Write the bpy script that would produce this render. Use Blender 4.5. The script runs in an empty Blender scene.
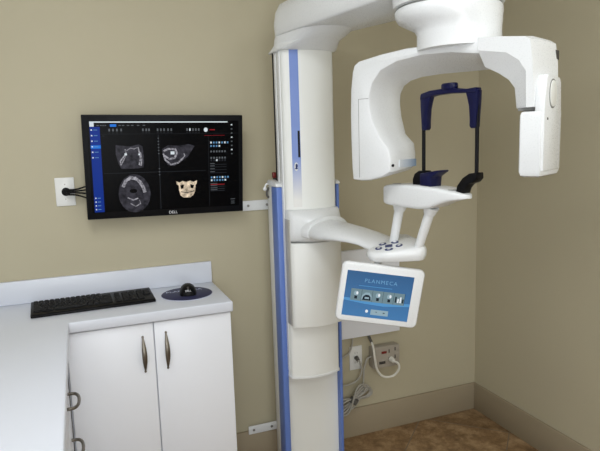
import bpy, bmesh, math, random
from mathutils import Vector, Matrix
random.seed(7)
C = bpy.context.scene.collection
PI = math.pi

# ------------------------------------------------------------------ materials
def new_mat(name):
    m = bpy.data.materials.new(name); m.use_nodes = True
    return m, m.node_tree.nodes, m.node_tree.links, m.node_tree.nodes['Principled BSDF']
def plain(name, col, rough=.5, metal=0, coat=0, bump=0, bscale=200, spec=.5):
    m, N, L, b = new_mat(name)
    b.inputs['Base Color'].default_value = (*col, 1); b.inputs['Roughness'].default_value = rough
    b.inputs['Metallic'].default_value = metal; b.inputs['Coat Weight'].default_value = coat
    b.inputs['Specular IOR Level'].default_value = spec
    tc = N.new('ShaderNodeTexCoord'); nz = N.new('ShaderNodeTexNoise')
    nz.inputs['Scale'].default_value = bscale; nz.inputs['Detail'].default_value = 3
    L.new(tc.outputs['Object'], nz.inputs['Vector'])
    mx = N.new('ShaderNodeMapRange'); mx.inputs['To Min'].default_value = max(0, rough-.03); mx.inputs['To Max'].default_value = min(1, rough+.03)
    L.new(nz.outputs['Fac'], mx.inputs['Value']); L.new(mx.outputs['Result'], b.inputs['Roughness'])
    if bump:
        bp = N.new('ShaderNodeBump'); bp.inputs['Strength'].default_value = bump; bp.inputs['Distance'].default_value = .002
        L.new(nz.outputs['Fac'], bp.inputs['Height']); L.new(bp.outputs['Normal'], b.inputs['Normal'])
    return m
def emit(name, col, s=1.0, noise=0, nscale=60):
    m, N, L, b = new_mat(name)
    b.inputs['Base Color'].default_value = (.003, .003, .004, 1); b.inputs['Roughness'].default_value = .25; b.inputs['Specular IOR Level'].default_value = .06
    b.inputs['Emission Color'].default_value = (*col, 1); b.inputs['Emission Strength'].default_value = s
    if noise:
        tc = N.new('ShaderNodeTexCoord'); nz = N.new('ShaderNodeTexNoise'); nz.inputs['Scale'].default_value = nscale
        nz.inputs['Detail'].default_value = 6
        L.new(tc.outputs['Object'], nz.inputs['Vector'])
        r = N.new('ShaderNodeMapRange'); r.inputs['From Min'].default_value = .3; r.inputs['From Max'].default_value = .7
        r.inputs['To Min'].default_value = s*(1-noise); r.inputs['To Max'].default_value = s*(1+noise)
        L.new(nz.outputs['Fac'], r.inputs['Value']); L.new(r.outputs['Result'], b.inputs['Emission Strength'])
    return m
def wall_mat(name, col):
    m, N, L, b = new_mat(name)
    tc = N.new('ShaderNodeTexCoord'); n1 = N.new('ShaderNodeTexNoise'); n1.inputs['Scale'].default_value = 2.2
    n2 = N.new('ShaderNodeTexNoise'); n2.inputs['Scale'].default_value = 260; n2.inputs['Detail'].default_value = 4
    for n in (n1, n2): L.new(tc.outputs['Object'], n.inputs['Vector'])
    mix = N.new('ShaderNodeMix'); mix.data_type = 'RGBA'
    mix.inputs['A'].default_value = (*[c*.975 for c in col], 1); mix.inputs['B'].default_value = (*[c*1.025 for c in col], 1)
    L.new(n1.outputs['Fac'], mix.inputs['Factor']); L.new(mix.outputs['Result'], b.inputs['Base Color'])
    b.inputs['Roughness'].default_value = .62; b.inputs['Specular IOR Level'].default_value = .35
    bp = N.new('ShaderNodeBump'); bp.inputs['Strength'].default_value = .16; bp.inputs['Distance'].default_value = .0015
    L.new(n2.outputs['Fac'], bp.inputs['Height']); L.new(bp.outputs['Normal'], b.inputs['Normal'])
    return m
def tile_mat():
    m, N, L, b = new_mat('floor_tile')
    tc = N.new('ShaderNodeTexCoord'); mp = N.new('ShaderNodeMapping')
    mp.inputs['Rotation'].default_value = (0, 0, math.radians(45)); mp.inputs['Location'].default_value = (-.237, -.26, 0)
    L.new(tc.outputs['Object'], mp.inputs['Vector'])
    br = N.new('ShaderNodeTexBrick'); br.offset = 0; br.squash = 1
    br.inputs['Scale'].default_value = 1; br.inputs['Brick Width'].default_value = .46; br.inputs['Row Height'].default_value = .46
    br.inputs['Mortar Size'].default_value = .0035; br.inputs['Mortar Smooth'].default_value = .4
    br.inputs['Color1'].default_value = (1, 1, 1, 1); br.inputs['Color2'].default_value = (.82, .82, .82, 1); br.inputs['Mortar'].default_value = (.62, .55, .45, 1)
    L.new(mp.outputs['Vector'], br.inputs['Vector'])
    n1 = N.new('ShaderNodeTexNoise'); n1.inputs['Scale'].default_value = 11; n1.inputs['Detail'].default_value = 10; n1.inputs['Roughness'].default_value = .72
    n1.inputs['Distortion'].default_value = .2
    L.new(tc.outputs['Object'], n1.inputs['Vector'])
    cr = N.new('ShaderNodeValToRGB'); cr.color_ramp.elements[0].position = .34; cr.color_ramp.elements[0].color = (.15, .082, .034, 1)
    cr.color_ramp.elements[1].position = .68; cr.color_ramp.elements[1].color = (.50, .34, .185, 1)
    e = cr.color_ramp.elements.new(.5); e.color = (.28, .17, .08, 1)
    L.new(n1.outputs['Fac'], cr.inputs['Fac'])
    mul = N.new('ShaderNodeMix'); mul.data_type = 'RGBA'; mul.blend_type = 'MULTIPLY'; mul.inputs['Factor'].default_value = 1
    L.new(cr.outputs['Color'], mul.inputs['A']); L.new(br.outputs['Color'], mul.inputs['B'])
    mm = N.new('ShaderNodeMix'); mm.data_type = 'RGBA'; mm.inputs['B'].default_value = (.2, .15, .1, 1)
    L.new(br.outputs['Fac'], mm.inputs['Factor']); L.new(mul.outputs['Result'], mm.inputs['A'])
    L.new(mm.outputs['Result'], b.inputs['Base Color']); b.inputs['Roughness'].default_value = .42
    bp = N.new('ShaderNodeBump'); bp.inputs['Strength'].default_value = .3; bp.inputs['Distance'].default_value = .002; bp.invert = True
    L.new(br.outputs['Fac'], bp.inputs['Height']); L.new(bp.outputs['Normal'], b.inputs['Normal'])
    return m
def ramp_mat(name, c0, c1, axis, lo, hi, rough=.35, glow=0):
    """colour printed on the part that blends along one object axis (the strip's own print / the picture a screen shows)"""
    m, N, L, b = new_mat(name)
    tc = N.new('ShaderNodeTexCoord'); sp = N.new('ShaderNodeSeparateXYZ'); L.new(tc.outputs['Object'], sp.inputs['Vector'])
    r = N.new('ShaderNodeMapRange'); r.inputs['From Min'].default_value = lo; r.inputs['From Max'].default_value = hi
    L.new(sp.outputs[axis], r.inputs['Value'])
    mx = N.new('ShaderNodeMix'); mx.data_type = 'RGBA'; mx.inputs['A'].default_value = (*c0, 1); mx.inputs['B'].default_value = (*c1, 1)
    L.new(r.outputs['Result'], mx.inputs['Factor'])
    if glow:
        b.inputs['Base Color'].default_value = (.01, .01, .012, 1)
        L.new(mx.outputs['Result'], b.inputs['Emission Color']); b.inputs['Emission Strength'].default_value = glow
    else: L.new(mx.outputs['Result'], b.inputs['Base Color'])
    b.inputs['Roughness'].default_value = rough
    return m

M = dict(
    wall=wall_mat('beige_wall_paint', (.505, .458, .325)),
    base=wall_mat('taupe_baseboard_paint', (.36, .30, .205)),
    pale_wall=wall_mat('off_white_wall_paint', (.74, .74, .73)),  # for the unseen walls, made off-white to bounce neutral light
    ceil=wall_mat('white_ceiling_paint', (.80, .79, .76)),
    tile=tile_mat(),
    lam=plain('white_laminate', (.88, .90, .95), .35, bscale=500),
    top=plain('cool_white_laminate', (.72, .75, .82), .3, bscale=400),
    dark=plain('dark_gap', (.02, .02, .02), .8),
    nickel=plain('brushed_bronze_nickel', (.20, .18, .15), .35, metal=.9, bscale=300),
    white=plain('machine_white', (.80, .815, .82), .28, coat=.15, bscale=300),
    cream=plain('machine_offwhite', (.84, .85, .82), .38, bscale=300),
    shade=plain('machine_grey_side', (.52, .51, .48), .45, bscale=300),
    groove=plain('seam_grey', (.22, .22, .21), .6),
    silver=plain('painted_grey_panel', (.82, .83, .79), .42, bscale=500, bump=.05),
    blue=plain('blue_rail', (.125, .215, .56), .4, bscale=300),
    navy=plain('navy_plastic', (.004, .005, .042), .3, bscale=300, spec=.25),
    black=plain('black_plastic', (.004, .004, .005), .42, bscale=300, spec=.14),
    key=plain('black_keys', (.008, .008, .009), .6, bscale=300, spec=.2),
    matt=plain('matt_black_rubber', (.005, .005, .006), .7, spec=.2),
    screen=plain('black_screen_glass', (.0015, .0015, .002), .25, spec=.06),
    plate=plain('white_wall_plate', (.80, .80, .77), .35),
    cordw=plain('white_cord', (.78, .76, .68), .45),
    cordg=plain('grey_cord', (.42, .40, .35), .5),
    cordd=plain('dark_grey_cord', (.10, .095, .085), .5),
    grey=plain('grey_adapter_plastic', (.40, .36, .30), .45),
    dgrey=plain('dark_grey_socket', (.05, .045, .04), .6),
    red=plain('red_switch', (.20, .015, .012), .35),
    steel=plain('screw_steel', (.35, .34, .32), .35, metal=1),
    padblue=plain('navy_printed_pad', (.022, .024, .075), .6, bscale=200),
    pale=plain('pale_print', (.55, .58, .72), .6),
    mark=plain('navy_print', (.02, .035, .14), .4),
    letter=plain('silver_lettering', (.72, .72, .74), .35),
    strip=ramp_mat('blue_to_white_strip', (.78, .77, .74), (.145, .235, .58), 2, 1.29, 1.46),
    label=ramp_mat('grey_blue_label', (.72, .76, .80), (.20, .30, .46), 0, .08, .165),
    tablet=ramp_mat('tablet_picture', (.045, .20, .45), (.025, .12, .29), 2, -.07, .075, .2, glow=.8),
    tablet_mid=emit('tablet_glow', (.10, .32, .62), .85),
    tablet_lt=emit('tablet_pale', (.35, .50, .58), .75),
    tablet_grey=emit('tablet_grey', (.19, .29, .33), .8),
    tablet_dk=emit('tablet_dark', (.012, .02, .03), .8),
    tablet_txt=emit('tablet_text', (.16, .36, .58), .9),
    tablet_w=emit('tablet_white', (.8, .85, .9), .9),
    s_blue=emit('screen_sidebar_blue', (.003, .025, .22), 1.0),
    s_blue2=emit('screen_highlight_blue', (.012, .16, .62), 1.0),
    s_white=emit('screen_white', (.62, .68, .72), 1.0),
    s_grey=emit('screen_grey', (.10, .11, .12), 1.0),
    s_dim=emit('screen_dim', (.018, .02, .024), 1.0),
    s_ct=emit('screen_slice', (.028, .027, .034), 1.0, .7, 55),
    s_bone=emit('screen_bone', (.24, .235, .26), 1.0, .8, 140),
    s_skull=emit('screen_skull', (.55, .45, .33), 1.0, .7, 70),
    s_red=emit('screen_red', (.25, .01, .015), 1.0),
    s_lblue=emit('screen_light_blue', (.10, .24, .42), 1.0),
)

# ------------------------------------------------------------------ object helpers
BASE = {}
def empty(name, loc, label, cat, group=None):
    o = bpy.data.objects.new(name, None); C.objects.link(o); o.location = loc; o.empty_display_size = .05
    o['label'] = label; o['category'] = cat
    if group: o['group'] = group
    BASE[o] = Vector(loc); return o
def obj(name, bm, mats, parent=None, label=None, cat=None, group=None, kind=None, loc=None, sharp=35, smooth=True):
    base = BASE[parent] if parent else Vector(loc or (0, 0, 0))
    bmesh.ops.remove_doubles(bm, verts=bm.verts, dist=1e-6)
    bmesh.ops.translate(bm, verts=bm.verts, vec=-base)
    bmesh.ops.recalc_face_normals(bm, faces=bm.faces)
    me = bpy.data.meshes.new(name); bm.to_mesh(me); bm.free()
    for m in (mats if isinstance(mats, (list, tuple)) else [mats]): me.materials.append(m)
    if smooth:
        me.shade_smooth(); me.set_sharp_from_angle(angle=math.radians(sharp))
    o = bpy.data.objects.new(name, me); C.objects.link(o)
    if parent: o.parent = parent
    else: o.location = base
    BASE[o] = base
    if label: o['label'] = label
    if cat: o['category'] = cat
    if group: o['group'] = group
    if kind: o['kind'] = kind
    return o
def BM(): return bmesh.new()
def bevel(bm, w, seg=2, ang=30):
    ed = [e for e in bm.edges if len(e.link_faces) == 2 and e.calc_face_angle(0) > math.radians(ang)]
    if ed: bmesh.ops.bevel(bm, geom=ed, offset=w, segments=seg, profile=.5, affect='EDGES', clamp_overlap=True)
def merge(dst, src, mat=None):
    me = bpy.data.meshes.new('t'); src.to_mesh(me); src.free()
    n = len(dst.faces); dst.from_mesh(me); bpy.data.meshes.remove(me)
    if mat is not None:
        dst.faces.ensure_lookup_table()
        for f in dst.faces[n:]: f.material_index = mat
def box(bm, x0, x1, y0, y1, z0, z1, bev=0, seg=2, T=None, mat=None):
    b = BM(); bmesh.ops.create_cube(b, size=1)
    for v in b.verts:
        v.co = Vector(((x0+x1)/2+v.co.x*(x1-x0), (y0+y1)/2+v.co.y*(y1-y0), (z0+z1)/2+v.co.z*(z1-z0)))
    if bev: bevel(b, bev, seg)
    if T: bmesh.ops.transform(b, matrix=T, verts=b.verts)
    merge(bm, b, mat); return bm
def prism(bm, pts, fn, d0, d1, bev=0, seg=2, mat=None, ang=30):
    """closed 2D outline extruded between two depths; fn(p, q, d) -> 3D"""
    b = BM(); r0 = [b.verts.new(fn(p, q, d0)) for p, q in pts]; r1 = [b.verts.new(fn(p, q, d1)) for p, q in pts]
    n = len(pts); b.faces.new(r0); b.faces.new(r1[::-1])
    for i in range(n): b.faces.new((r0[i], r0[(i+1) % n], r1[(i+1) % n], r1[i]))
    bmesh.ops.recalc_face_normals(b, faces=b.faces)
    if bev: bevel(b, bev, seg, ang)
    merge(bm, b, mat); return bm
def loft(bm, rings, cap=True, mat=None):
    b = BM(); R = [[b.verts.new(p) for p in r] for r in rings]; n = len(R[0])
    for a, c in zip(R, R[1:]):
        for i in range(n): b.faces.new((a[i], a[(i+1) % n], c[(i+1) % n], c[i]))
    if cap: b.faces.new(R[0][::-1]); b.faces.new(R[-1])
    bmesh.ops.recalc_face_normals(b, faces=b.faces)
    merge(bm, b, mat); return bm
def catmull(P, n=8):
    P = [Vector(p) for p in P]; out = []
    Q = [2*P[0]-P[1]] + P + [2*P[-1]-P[-2]]
    for i in range(1, len(Q)-2):
        for k in range(n):
            t = k/n; a, b_, c, d = Q[i-1:i+3]
            out.append(.5*((2*b_)+(-a+c)*t+(2*a-5*b_+4*c-d)*t*t+(-a+3*b_-3*c+d)*t**3))
    return out+[P[-1]]
def tube(bm, P, r, seg=8, mat=None, rfn=None):
    P = [Vector(p) for p in P]; rings = []; up = None
    for i, p in enumerate(P):
        t = (P[min(i+1, len(P)-1)]-P[max(i-1, 0)]).normalized()
        if up is None:
            up = t.orthogonal().normalized()
        up = (up - t*up.dot(t)).normalized(); w = t.cross(up)
        rr = rfn(i/(len(P)-1)) if rfn else r
        rings.append([p+up*math.cos(a)*rr+w*math.sin(a)*rr for a in [2*PI*k/seg for k in range(seg)]])
    return loft(bm, rings, mat=mat)
def cyl(bm, p0, p1, r0, r1=None, seg=24, mat=None, bev=0):
    p0, p1 = Vector(p0), Vector(p1); r1 = r0 if r1 is None else r1
    t = (p1-p0).normalized(); u = t.orthogonal().normalized(); w = t.cross(u)
    ring = lambda p, r: [p+u*math.cos(2*PI*k/seg)*r+w*math.sin(2*PI*k/seg)*r for k in range(seg)]
    if bev:
        return loft(bm, [ring(p0, r0-bev), ring(p0+t*bev, r0), ring(p1-t*bev, r1), ring(p1, r1-bev)], mat=mat)
    return loft(bm, [ring(p0, r0), ring(p1, r1)], mat=mat)
def superell(cx, cy, rx, ry, e=2.0, n=32):
    o = []
    for k in range(n):
        a = 2*PI*k/n; c, s = math.cos(a), math.sin(a)
        o.append((cx+rx*math.copysign(abs(c)**(2/e), c), cy+ry*math.copysign(abs(s)**(2/e), s)))
    return o
def inset(pts, d):
    n = len(pts); A = sum(pts[i][0]*pts[(i+1) % n][1]-pts[(i+1) % n][0]*pts[i][1] for i in range(n)); sg = 1 if A > 0 else -1
    out = []
    for i in range(n):
        p0, p1, p2 = Vector(pts[i-1]), Vector(pts[i]), Vector(pts[(i+1) % n])
        e1 = (p1-p0).normalized(); e2 = (p2-p1).normalized()
        n1 = Vector((-e1.y, e1.x))*sg; n2 = Vector((-e2.y, e2.x))*sg
        m = (n1+n2); m = m/max(.35, m.length_squared/2) if m.length > 1e-6 else n1
        out.append((p1.x+m.x*d, p1.y+m.y*d))
    return out
def rrect(x0, x1, y0, y1, r, n=5):
    o = []
    for cx, cy, a0 in ((x1-r, y1-r, 0), (x0+r, y1-r, PI/2), (x0+r, y0+r, PI), (x1-r, y0+r, 1.5*PI)):
        for k in range(n+1):
            a = a0+PI/2*k/n; o.append((cx+r*math.cos(a), cy+r*math.sin(a)))
    return o
def text_bm(body, size, T, extrude=.0005, shear=0, align='CENTER', spacing=1.0):
    cu = bpy.data.curves.new('t', 'FONT'); cu.body = body; cu.size = size; cu.extrude = extrude; cu.align_x = align
    cu.align_y = 'CENTER'; cu.shear = shear; cu.space_character = spacing; cu.resolution_u = 2
    o = bpy.data.objects.new('t', cu); C.objects.link(o)
    dg = bpy.context.evaluated_depsgraph_get(); me = bpy.data.meshes.new_from_object(o.evaluated_get(dg))
    b = BM(); b.from_mesh(me); bpy.data.meshes.remove(me)
    bpy.data.objects.remove(o); bpy.data.curves.remove(cu)
    bmesh.ops.transform(b, matrix=T, verts=b.verts); return b

# ------------------------------------------------------------------ room
XR, XL, YF, ZC = 1.998, -.76, -3.9, 2.62
b = box(BM(), XL-.1, XR+.1, YF-.1, .1, -.1, 0); obj('floor', b, M['tile'], kind='structure', smooth=False)
b = box(BM(), XL-.1, XR+.1, YF-.1, .1, ZC, ZC+.1); obj('ceiling', b, M['ceil'], kind='structure', smooth=False)
b = box(BM(), XL-.1, XR+.1, 0, .1, 0, ZC); obj('wall_back', b, M['wall'], kind='structure', smooth=False)
b = box(BM(), XR, XR+.1, YF, 0, 0, ZC); obj('wall_right', b, M['wall'], kind='structure', smooth=False)
b = box(BM(), XL-.1, XL, YF, 0, 0, ZC); obj('wall_left', b, M['pale_wall'], kind='structure', smooth=False)
b = box(BM(), XL-.1, XR+.1, YF-.1, YF, 0, ZC); obj('wall_front', b, M['pale_wall'], kind='structure', smooth=False)
HB, TB = .153, .015
b = box(BM(), .53, XR, -TB, 0, 0, HB, .004); obj('baseboard_back', b, M['base'], kind='structure')
b = box(BM(), XR-TB, XR, YF, -TB, 0, HB, .004); obj('baseboard_right', b, M['base'], kind='structure')

# ------------------------------------------------------------------ worktop (L-shaped, with backsplash)
CT, CX, CY = .909, -.0715, -.378
wt = empty('worktop', (0, -.2, CT-.042), 'white L-shaped laminate worktop with upstand, keyboard and mouse on it', 'worktop')
pts = [(XL+.002, -.002), (.533, -.002), (.533, CY), (CX, CY), (CX, -2.75), (XL+.002, -2.75)]
b = prism(BM(), pts, lambda p, q, d: (p, q, d), CT-.042, CT, .006, 3); obj('slab', b, M['top'], wt)
b = box(BM(), XL+.022, .53, -.021, -.002, CT, 1.004, .003); obj('backsplash', b, M['top'], wt)
b = box(BM(), XL+.002, XL+.021, -2.75, -.002, CT, 1.004, .003); obj('backsplash', b, M['top'], wt)

# ------------------------------------------------------------------ cabinets
def bow_handle(p0, p1, out, r=.006, flat=1.0):
    """slim leaf-shaped bow pull, fat in the middle"""
    p0, p1, out = Vector(p0), Vector(p1), Vector(out); ax = (p1-p0)
    side = ax.normalized().cross(out.normalized())
    rings = []
    for i in range(25):
        t = i/24; c = p0+ax*t+out*(math.sin(PI*t)**.8 if 0 < t < 1 else 0)
        w = r*(.35+.9*math.sin(PI*t)); h = .0032
        tn = (ax+out*PI*math.cos(PI*t)).normalized(); nn = side.cross(tn)
        rings.append([c+side*math.cos(a)*w+nn*math.sin(a)*h for a in [2*PI*k/10 for k in range(10)]])
    b = loft(BM(), rings)
    for p in (p0, p1): cyl(b, p-out.normalized()*.001, p+out.normalized()*.004, .0045, seg=10)
    return b
def d_handle(x, y, z):
    P = [(x, y-.062, z), (x+.012, y-.062, z), (x+.026, y-.056, z), (x+.035, y-.035, z), (x+.038, y, z), (x+.035, y+.035, z), (x+.026, y+.056, z), (x+.012, y+.062, z), (x, y+.062, z)]
    return tube(BM(), catmull(P, 5), .0055, 10)
FY = -.362
cab = empty('base_cabinet', (.23, -.18, 0), 'white two-door base cabinet with bronze pulls under the short end of the worktop', 'cabinet')
b = box(BM(), -.066, .526, -.342, -.004, .095, CT-.0425, .001); box(b, -.066, .526, -.29, -.004, .001, .095); box(b, -.090, -.060, -.340, -.30, .095, CT-.0425)
obj('body', b, M['lam'], cab)
d1 = obj('door', box(BM(), -.084, .2215, FY, -.3425, .10, .862, .0025), M['lam'], cab)
d2 = obj('door', box(BM(), .2255, .5245, FY, -.3425, .10, .862, .0025), M['lam'], cab)
obj('handle', bow_handle((.183, FY, .676), (.181, FY, .812), (0, -.026, 0), .0075), M['nickel'], d1)
obj('handle', bow_handle((.2675, FY, .676), (.2675, FY, .818), (0, -.026, 0), .0075), M['nickel'], d2)

DX = -.092
dc = empty('drawer_cabinet', (-.42, -1.2, 0), 'white drawer cabinet with bronze bow pulls under the long arm of the worktop', 'cabinet')
b = box(BM(), XL+.004, DX-.019, -2.7, -.345, .095, CT-.0425, .001); box(b, XL+.004, DX-.07, -2.7, -.345, .001, .095)
box(b, DX-.019, DX, -.398, -.345, .10, .862)
obj('body', b, M['lam'], dc)
for z0, z1, zh in ((.802, .862, 0), (.602, .799, .691), (.402, .599, .522), (.10, .399, .29)):
    dr = obj('drawer', box(BM(), DX-.0188, DX, -.72, -.402, z0, z1, .0025), M['lam'], dc)
    if zh: obj('handle', d_handle(DX, -.555, zh), M['nickel'], dr)
for y0, y1 in ((-1.20, -.723), (-1.70, -1.203)):
    obj('door', box(BM(), DX-.0188, DX, y0, y1, .10, .862, .0025), M['lam'], dc)

# ------------------------------------------------------------------ keyboard
KT = Matrix.Translation((.022, -.172, CT)) @ Matrix.Rotation(math.radians(2.6), 4, 'Z')
kb = empty('keyboard', (.022, -.172, CT), 'black full-size keyboard lying on the white worktop', 'keyboard')
def kfun(p, q, d): return KT @ Vector((d, p, q))
prof = [(-.083, .001), (-.083, .008), (-.076, .013), (.07, .026), (.076, .024), (.076, .001)]
b = prism(BM(), prof, kfun, -.2275, .2275, .003, 2)
obj('case', b, M['black'], kb)
tilt = Matrix.Translation((0, -.055, .0158)) @ Matrix.Rotation(math.atan2(.013, .146), 4, 'X')
def keycap(x0, x1, y0, y1):
    b = BM(); R = [rrect(x0, x1, y0, y1, .002, 2), rrect(x0+.002, x1-.002, y0+.002, y1-.002, .002, 2)]
    loft(b, [[KT @ tilt @ Vector((p, q, z)) for p, q in r] for r, z in zip(R, (-.002, .0045))]); return b
x0k, pit = -.219, .0192
rows = [(.100, [1]*13), (.078, [1]*13+[2]), (.059, [1.5]+[1]*12+[1.5]), (.040, [1.8]+[1]*11+[2.2]), (.021, [2.3]+[1]*10+[2.7]), (.002, [1.4, 1.2, 1.2, 6.2, 1.2, 1.2, 2.6])]
nk = 0
for ry, ws in rows:
    x = x0k
    for w_ in ws:
        obj('key', keycap(x+.0008, x+w_*pit-.0008, ry+.001-.0, ry+.0182), M['key'], kb); x += w_*pit; nk += 1
for r, ry in enumerate((.078, .059, .040, .021, .002)):
    for c in range(5 if r < 3 else 4):
        if nk >= 98: break
        x = .079+c*.0285
        obj('key', keycap(x, x+.026 if c else x+.022, ry+.001, ry+.0182), M['key'], kb); nk += 1

# ------------------------------------------------------------------ mouse pad and mouse
mp = empty('mouse_pad', (.387, -.180, CT), 'round navy mouse pad with pale lettering at the end of the worktop', 'mouse pad')
R_ = lambda r, z: [(.387+.104*r*math.cos(2*PI*k/48), -.180+.108*r*math.sin(2*PI*k/48), CT+z) for k in range(48)]
obj('mat', loft(BM(), [R_(1, .0003), R_(1, .0025), R_(.985, .0035)]), M['padblue'], mp)
obj('rim', loft(BM(), [R_(1.01, .0004), R_(1.01, .0022), R_(1.001, .0024), R_(1.001, .0004)], cap=False), M['pale'], mp)
obj('lettering', text_bm('PLANMECA', .030, Matrix.Translation((.383, -.133, CT+.0037)), .0002), M['pale'], mp)
ms = empty('mouse', (.392, -.175, CT+.0036), 'black computer mouse resting on the round navy pad', 'mouse')
MT = Matrix.Translation((.392, -.178, CT+.0037)) @ Matrix.Rotation(math.radians(-8), 4, 'Z')
rings = []
for t, wz, hz in ((-.056, .0, .0), (-.054, .6, .45), (-.045, .85, .70), (-.025, 1, .93), (0, 1, 1), (.022, .95, .95), (.042, .86, .72), (.054, .62, .42), (.057, .0, .0)):
    w_, h_ = max(.001, .034*wz), max(.002, .040*hz)
    rings.append([MT @ Vector((w_*math.cos(a)*(1 if abs(math.sin(a)) < .9 else 1), t, h_*max(0, math.sin(a))**.8 if math.sin(a) > 0 else 0)) for a in [2*PI*k/20 for k in range(20)]])
obj('body', loft(BM(), rings), M['black'], ms, sharp=60)
b = BM(); cyl(b, MT @ Vector((-.004, -.034, .024)), MT @ Vector((.004, -.034, .024)), .011, seg=16, bev=.001); obj('scroll_wheel', b, M['dgrey'], ms)
b = text_bm('DELL', .011, MT @ Matrix.Translation((0, -.051, .0215)) @ Matrix.Rotation(math.radians(58), 4, 'X'), .0004); obj('lettering', b, M['letter'], ms)

# ------------------------------------------------------------------ wall monitor
MC = Vector((.352, -.098, 1.4405)); MW, MH = .3235, .2085
mt = empty('monitor', MC, 'black flat monitor on the wall showing grey scan slices', 'monitor')
MR = Matrix.Translation(MC) @ Matrix.Rotation(math.radians(.85), 4, 'Y') @ Matrix.Rotation(math.radians(5), 4, 'X')
def mfn(p, q, d): return MR @ Vector((p, d, q))
b = prism(BM(), rrect(-MW, MW, -MH, MH, .004, 3), mfn, 0, .022, .002, 2)
prism(b, rrect(-.24, .24, -.15, .15, .02), mfn, .0215, .045, .006, 2)
hs = obj('housing', b, M['black'], mt)
def fr(fx, fy):
    fx -= .022*min(1, max(0, (fx-.11)/.06)) if fx < .968 else 0
    return (-MW+2*MW*fx, MH-2*MH*fy)
SM = ['screen', 's_dim', 's_blue', 's_blue2', 's_white', 's_grey', 's_ct', 's_bone', 's_skull', 's_red', 's_lblue']
sb = BM()
def spoly(pts, mat, lay):
    vs = [sb.verts.new(mfn(*fr(*p), -.0006-.00025*lay)) for p in pts]; f = sb.faces.new(vs); f.material_index = SM.index(mat)
def srect(x0, x1, y0, y1, mat, lay=1): spoly([(x0, y0), (x1, y0), (x1, y1), (x0, y1)], mat, lay)
def sline(P, w, mat, lay, closed=False, asp=.645):
    P = [Vector((p[0], p[1]*asp)) for p in P]; n = len(P)
    for i in range(n if closed else n-1):
        a_, b_ = P[i], P[(i+1) % n]; d = (b_-a_); l = d.length; d = d/l if l else d; nn = Vector((-d.y, d.x))*w/2; e = d*w*.3
        spoly([((q.x), q.y/asp) for q in (a_-e+nn, b_+e+nn, b_+e-nn, a_-e-nn)], mat, lay+.2+.02*(i % 5))
srect(.030, .972, .055, .935, 'screen', 0)
srect(.045, .92, .062, .073, 's_white'); srect(.045, .07, .062, .11, 's_white', 2)
srect(.045, .103, .112, .93, 's_blue'); srect(.045, .103, .285, .315, 's_blue2', 2)
for i in range(6):
    srect(.050, .058, .135+.052*i, .147+.052*i, 's_white', 3); srect(.066, .088, .138+.052*i, .144+.052*i, 's_lblue', 3)
for i in range(4):
    srect(.052, .059, .785+.037*i, .797+.037*i, 's_white', 3); srect(.066, .084, .788+.037*i, .795+.037*i, 's_lblue', 3)
srect(.185, .222, .088, .112, 's_blue2', 2)
for x in (.085, .105, .125, .145, .235, .255, .285, .31, .345, .38): srect(x, x+.014, .096, .103, 's_grey', 2)
for x in (.175, .197, .22, .245, .375, .395, .412, .465, .485, .505, .53, .55, .65, .668, .688, .706, .725):
    srect(x, x+.009, .13, .155, 's_grey' if random.random() < .8 else 's_white', 2); srect(x-.002, x+.011, .168, .172, 's_dim', 2)
srect(.118, .138, .195, .20, 's_dim', 2); srect(.47, .474, .19, .93, 's_dim'); srect(.115, .77, .553, .557, 's_dim'); srect(.105, .98, .18, .182, 's_dim')
for i in range(9): srect(.467, .475, .22+.03*i+(.12 if i > 5 else 0), .228+.03*i+(.12 if i > 5 else 0), 's_grey', 2)
# top-left slice
spoly([(.212, .285), (.235, .29), (.30, .30), (.35, .282), (.372, .30), (.378, .41), (.375, .505), (.335, .515), (.24, .515), (.222, .46), (.21, .37)], 's_ct', 1)
sline([(.268, .33), (.272, .37), (.255, .43), (.238, .475), (.235, .44), (.262, .385)], .008, 's_bone', 2)
sline([(.345, .31), (.352, .36), (.356, .42), (.348, .475), (.36, .485), (.364, .42), (.358, .36)], .008, 's_bone', 2)
sline([(.27, .345), (.30, .315), (.32, .325), (.345, .31)], .005, 's_bone', 2)
srect(.262, .276, .365, .385, 's_white', 4); srect(.345, .356, .37, .385, 's_white', 4)
# top-right slice
spoly([(.492, .33), (.53, .295), (.60, .30), (.66, .285), (.70, .305), (.655, .41), (.60, .47), (.565, .50), (.525, .49), (.50, .42)], 's_ct', 1)
sline([(.50, .38), (.512, .44), (.545, .485), (.59, .47), (.62, .43)], .010, 's_bone', 2)
sline([(.505, .35), (.53, .33), (.575, .335), (.585, .37), (.57, .42), (.535, .43), (.51, .40)], .012, 's_bone', 3)
sline([(.62, .43), (.635, .40), (.63, .38)], .006, 's_bone', 3)
srect(.545, .57, .355, .385, 's_white', 5)
# axial slice
spoly([(.312+.098*math.cos(a), .765+.185*math.sin(a)*(1 if math.sin(a) > 0 else 1.05)) for a in [2*PI*k/28 for k in range(28)]], 's_ct', 1)
sline([(.245, .685), (.262, .635), (.29, .605), (.32, .612), (.348, .65), (.366, .70), (.374, .745)], .020, 's_bone', 2)
sline([(.262, .675), (.278, .64), (.30, .63), (.325, .645), (.345, .69)], .010, 's_ct', 4)
sline([(.27, .80), (.30, .825), (.33, .81)], .008, 's_bone', 2); sline([(.285, .86), (.315, .89), (.345, .865), (.34, .83)], .006, 's_bone', 2)
spoly([(.305+.024*math.cos(a), .735+.022*math.sin(a)) for a in [2*PI*k/12 for k in range(12)]], 'screen', 3)
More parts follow.
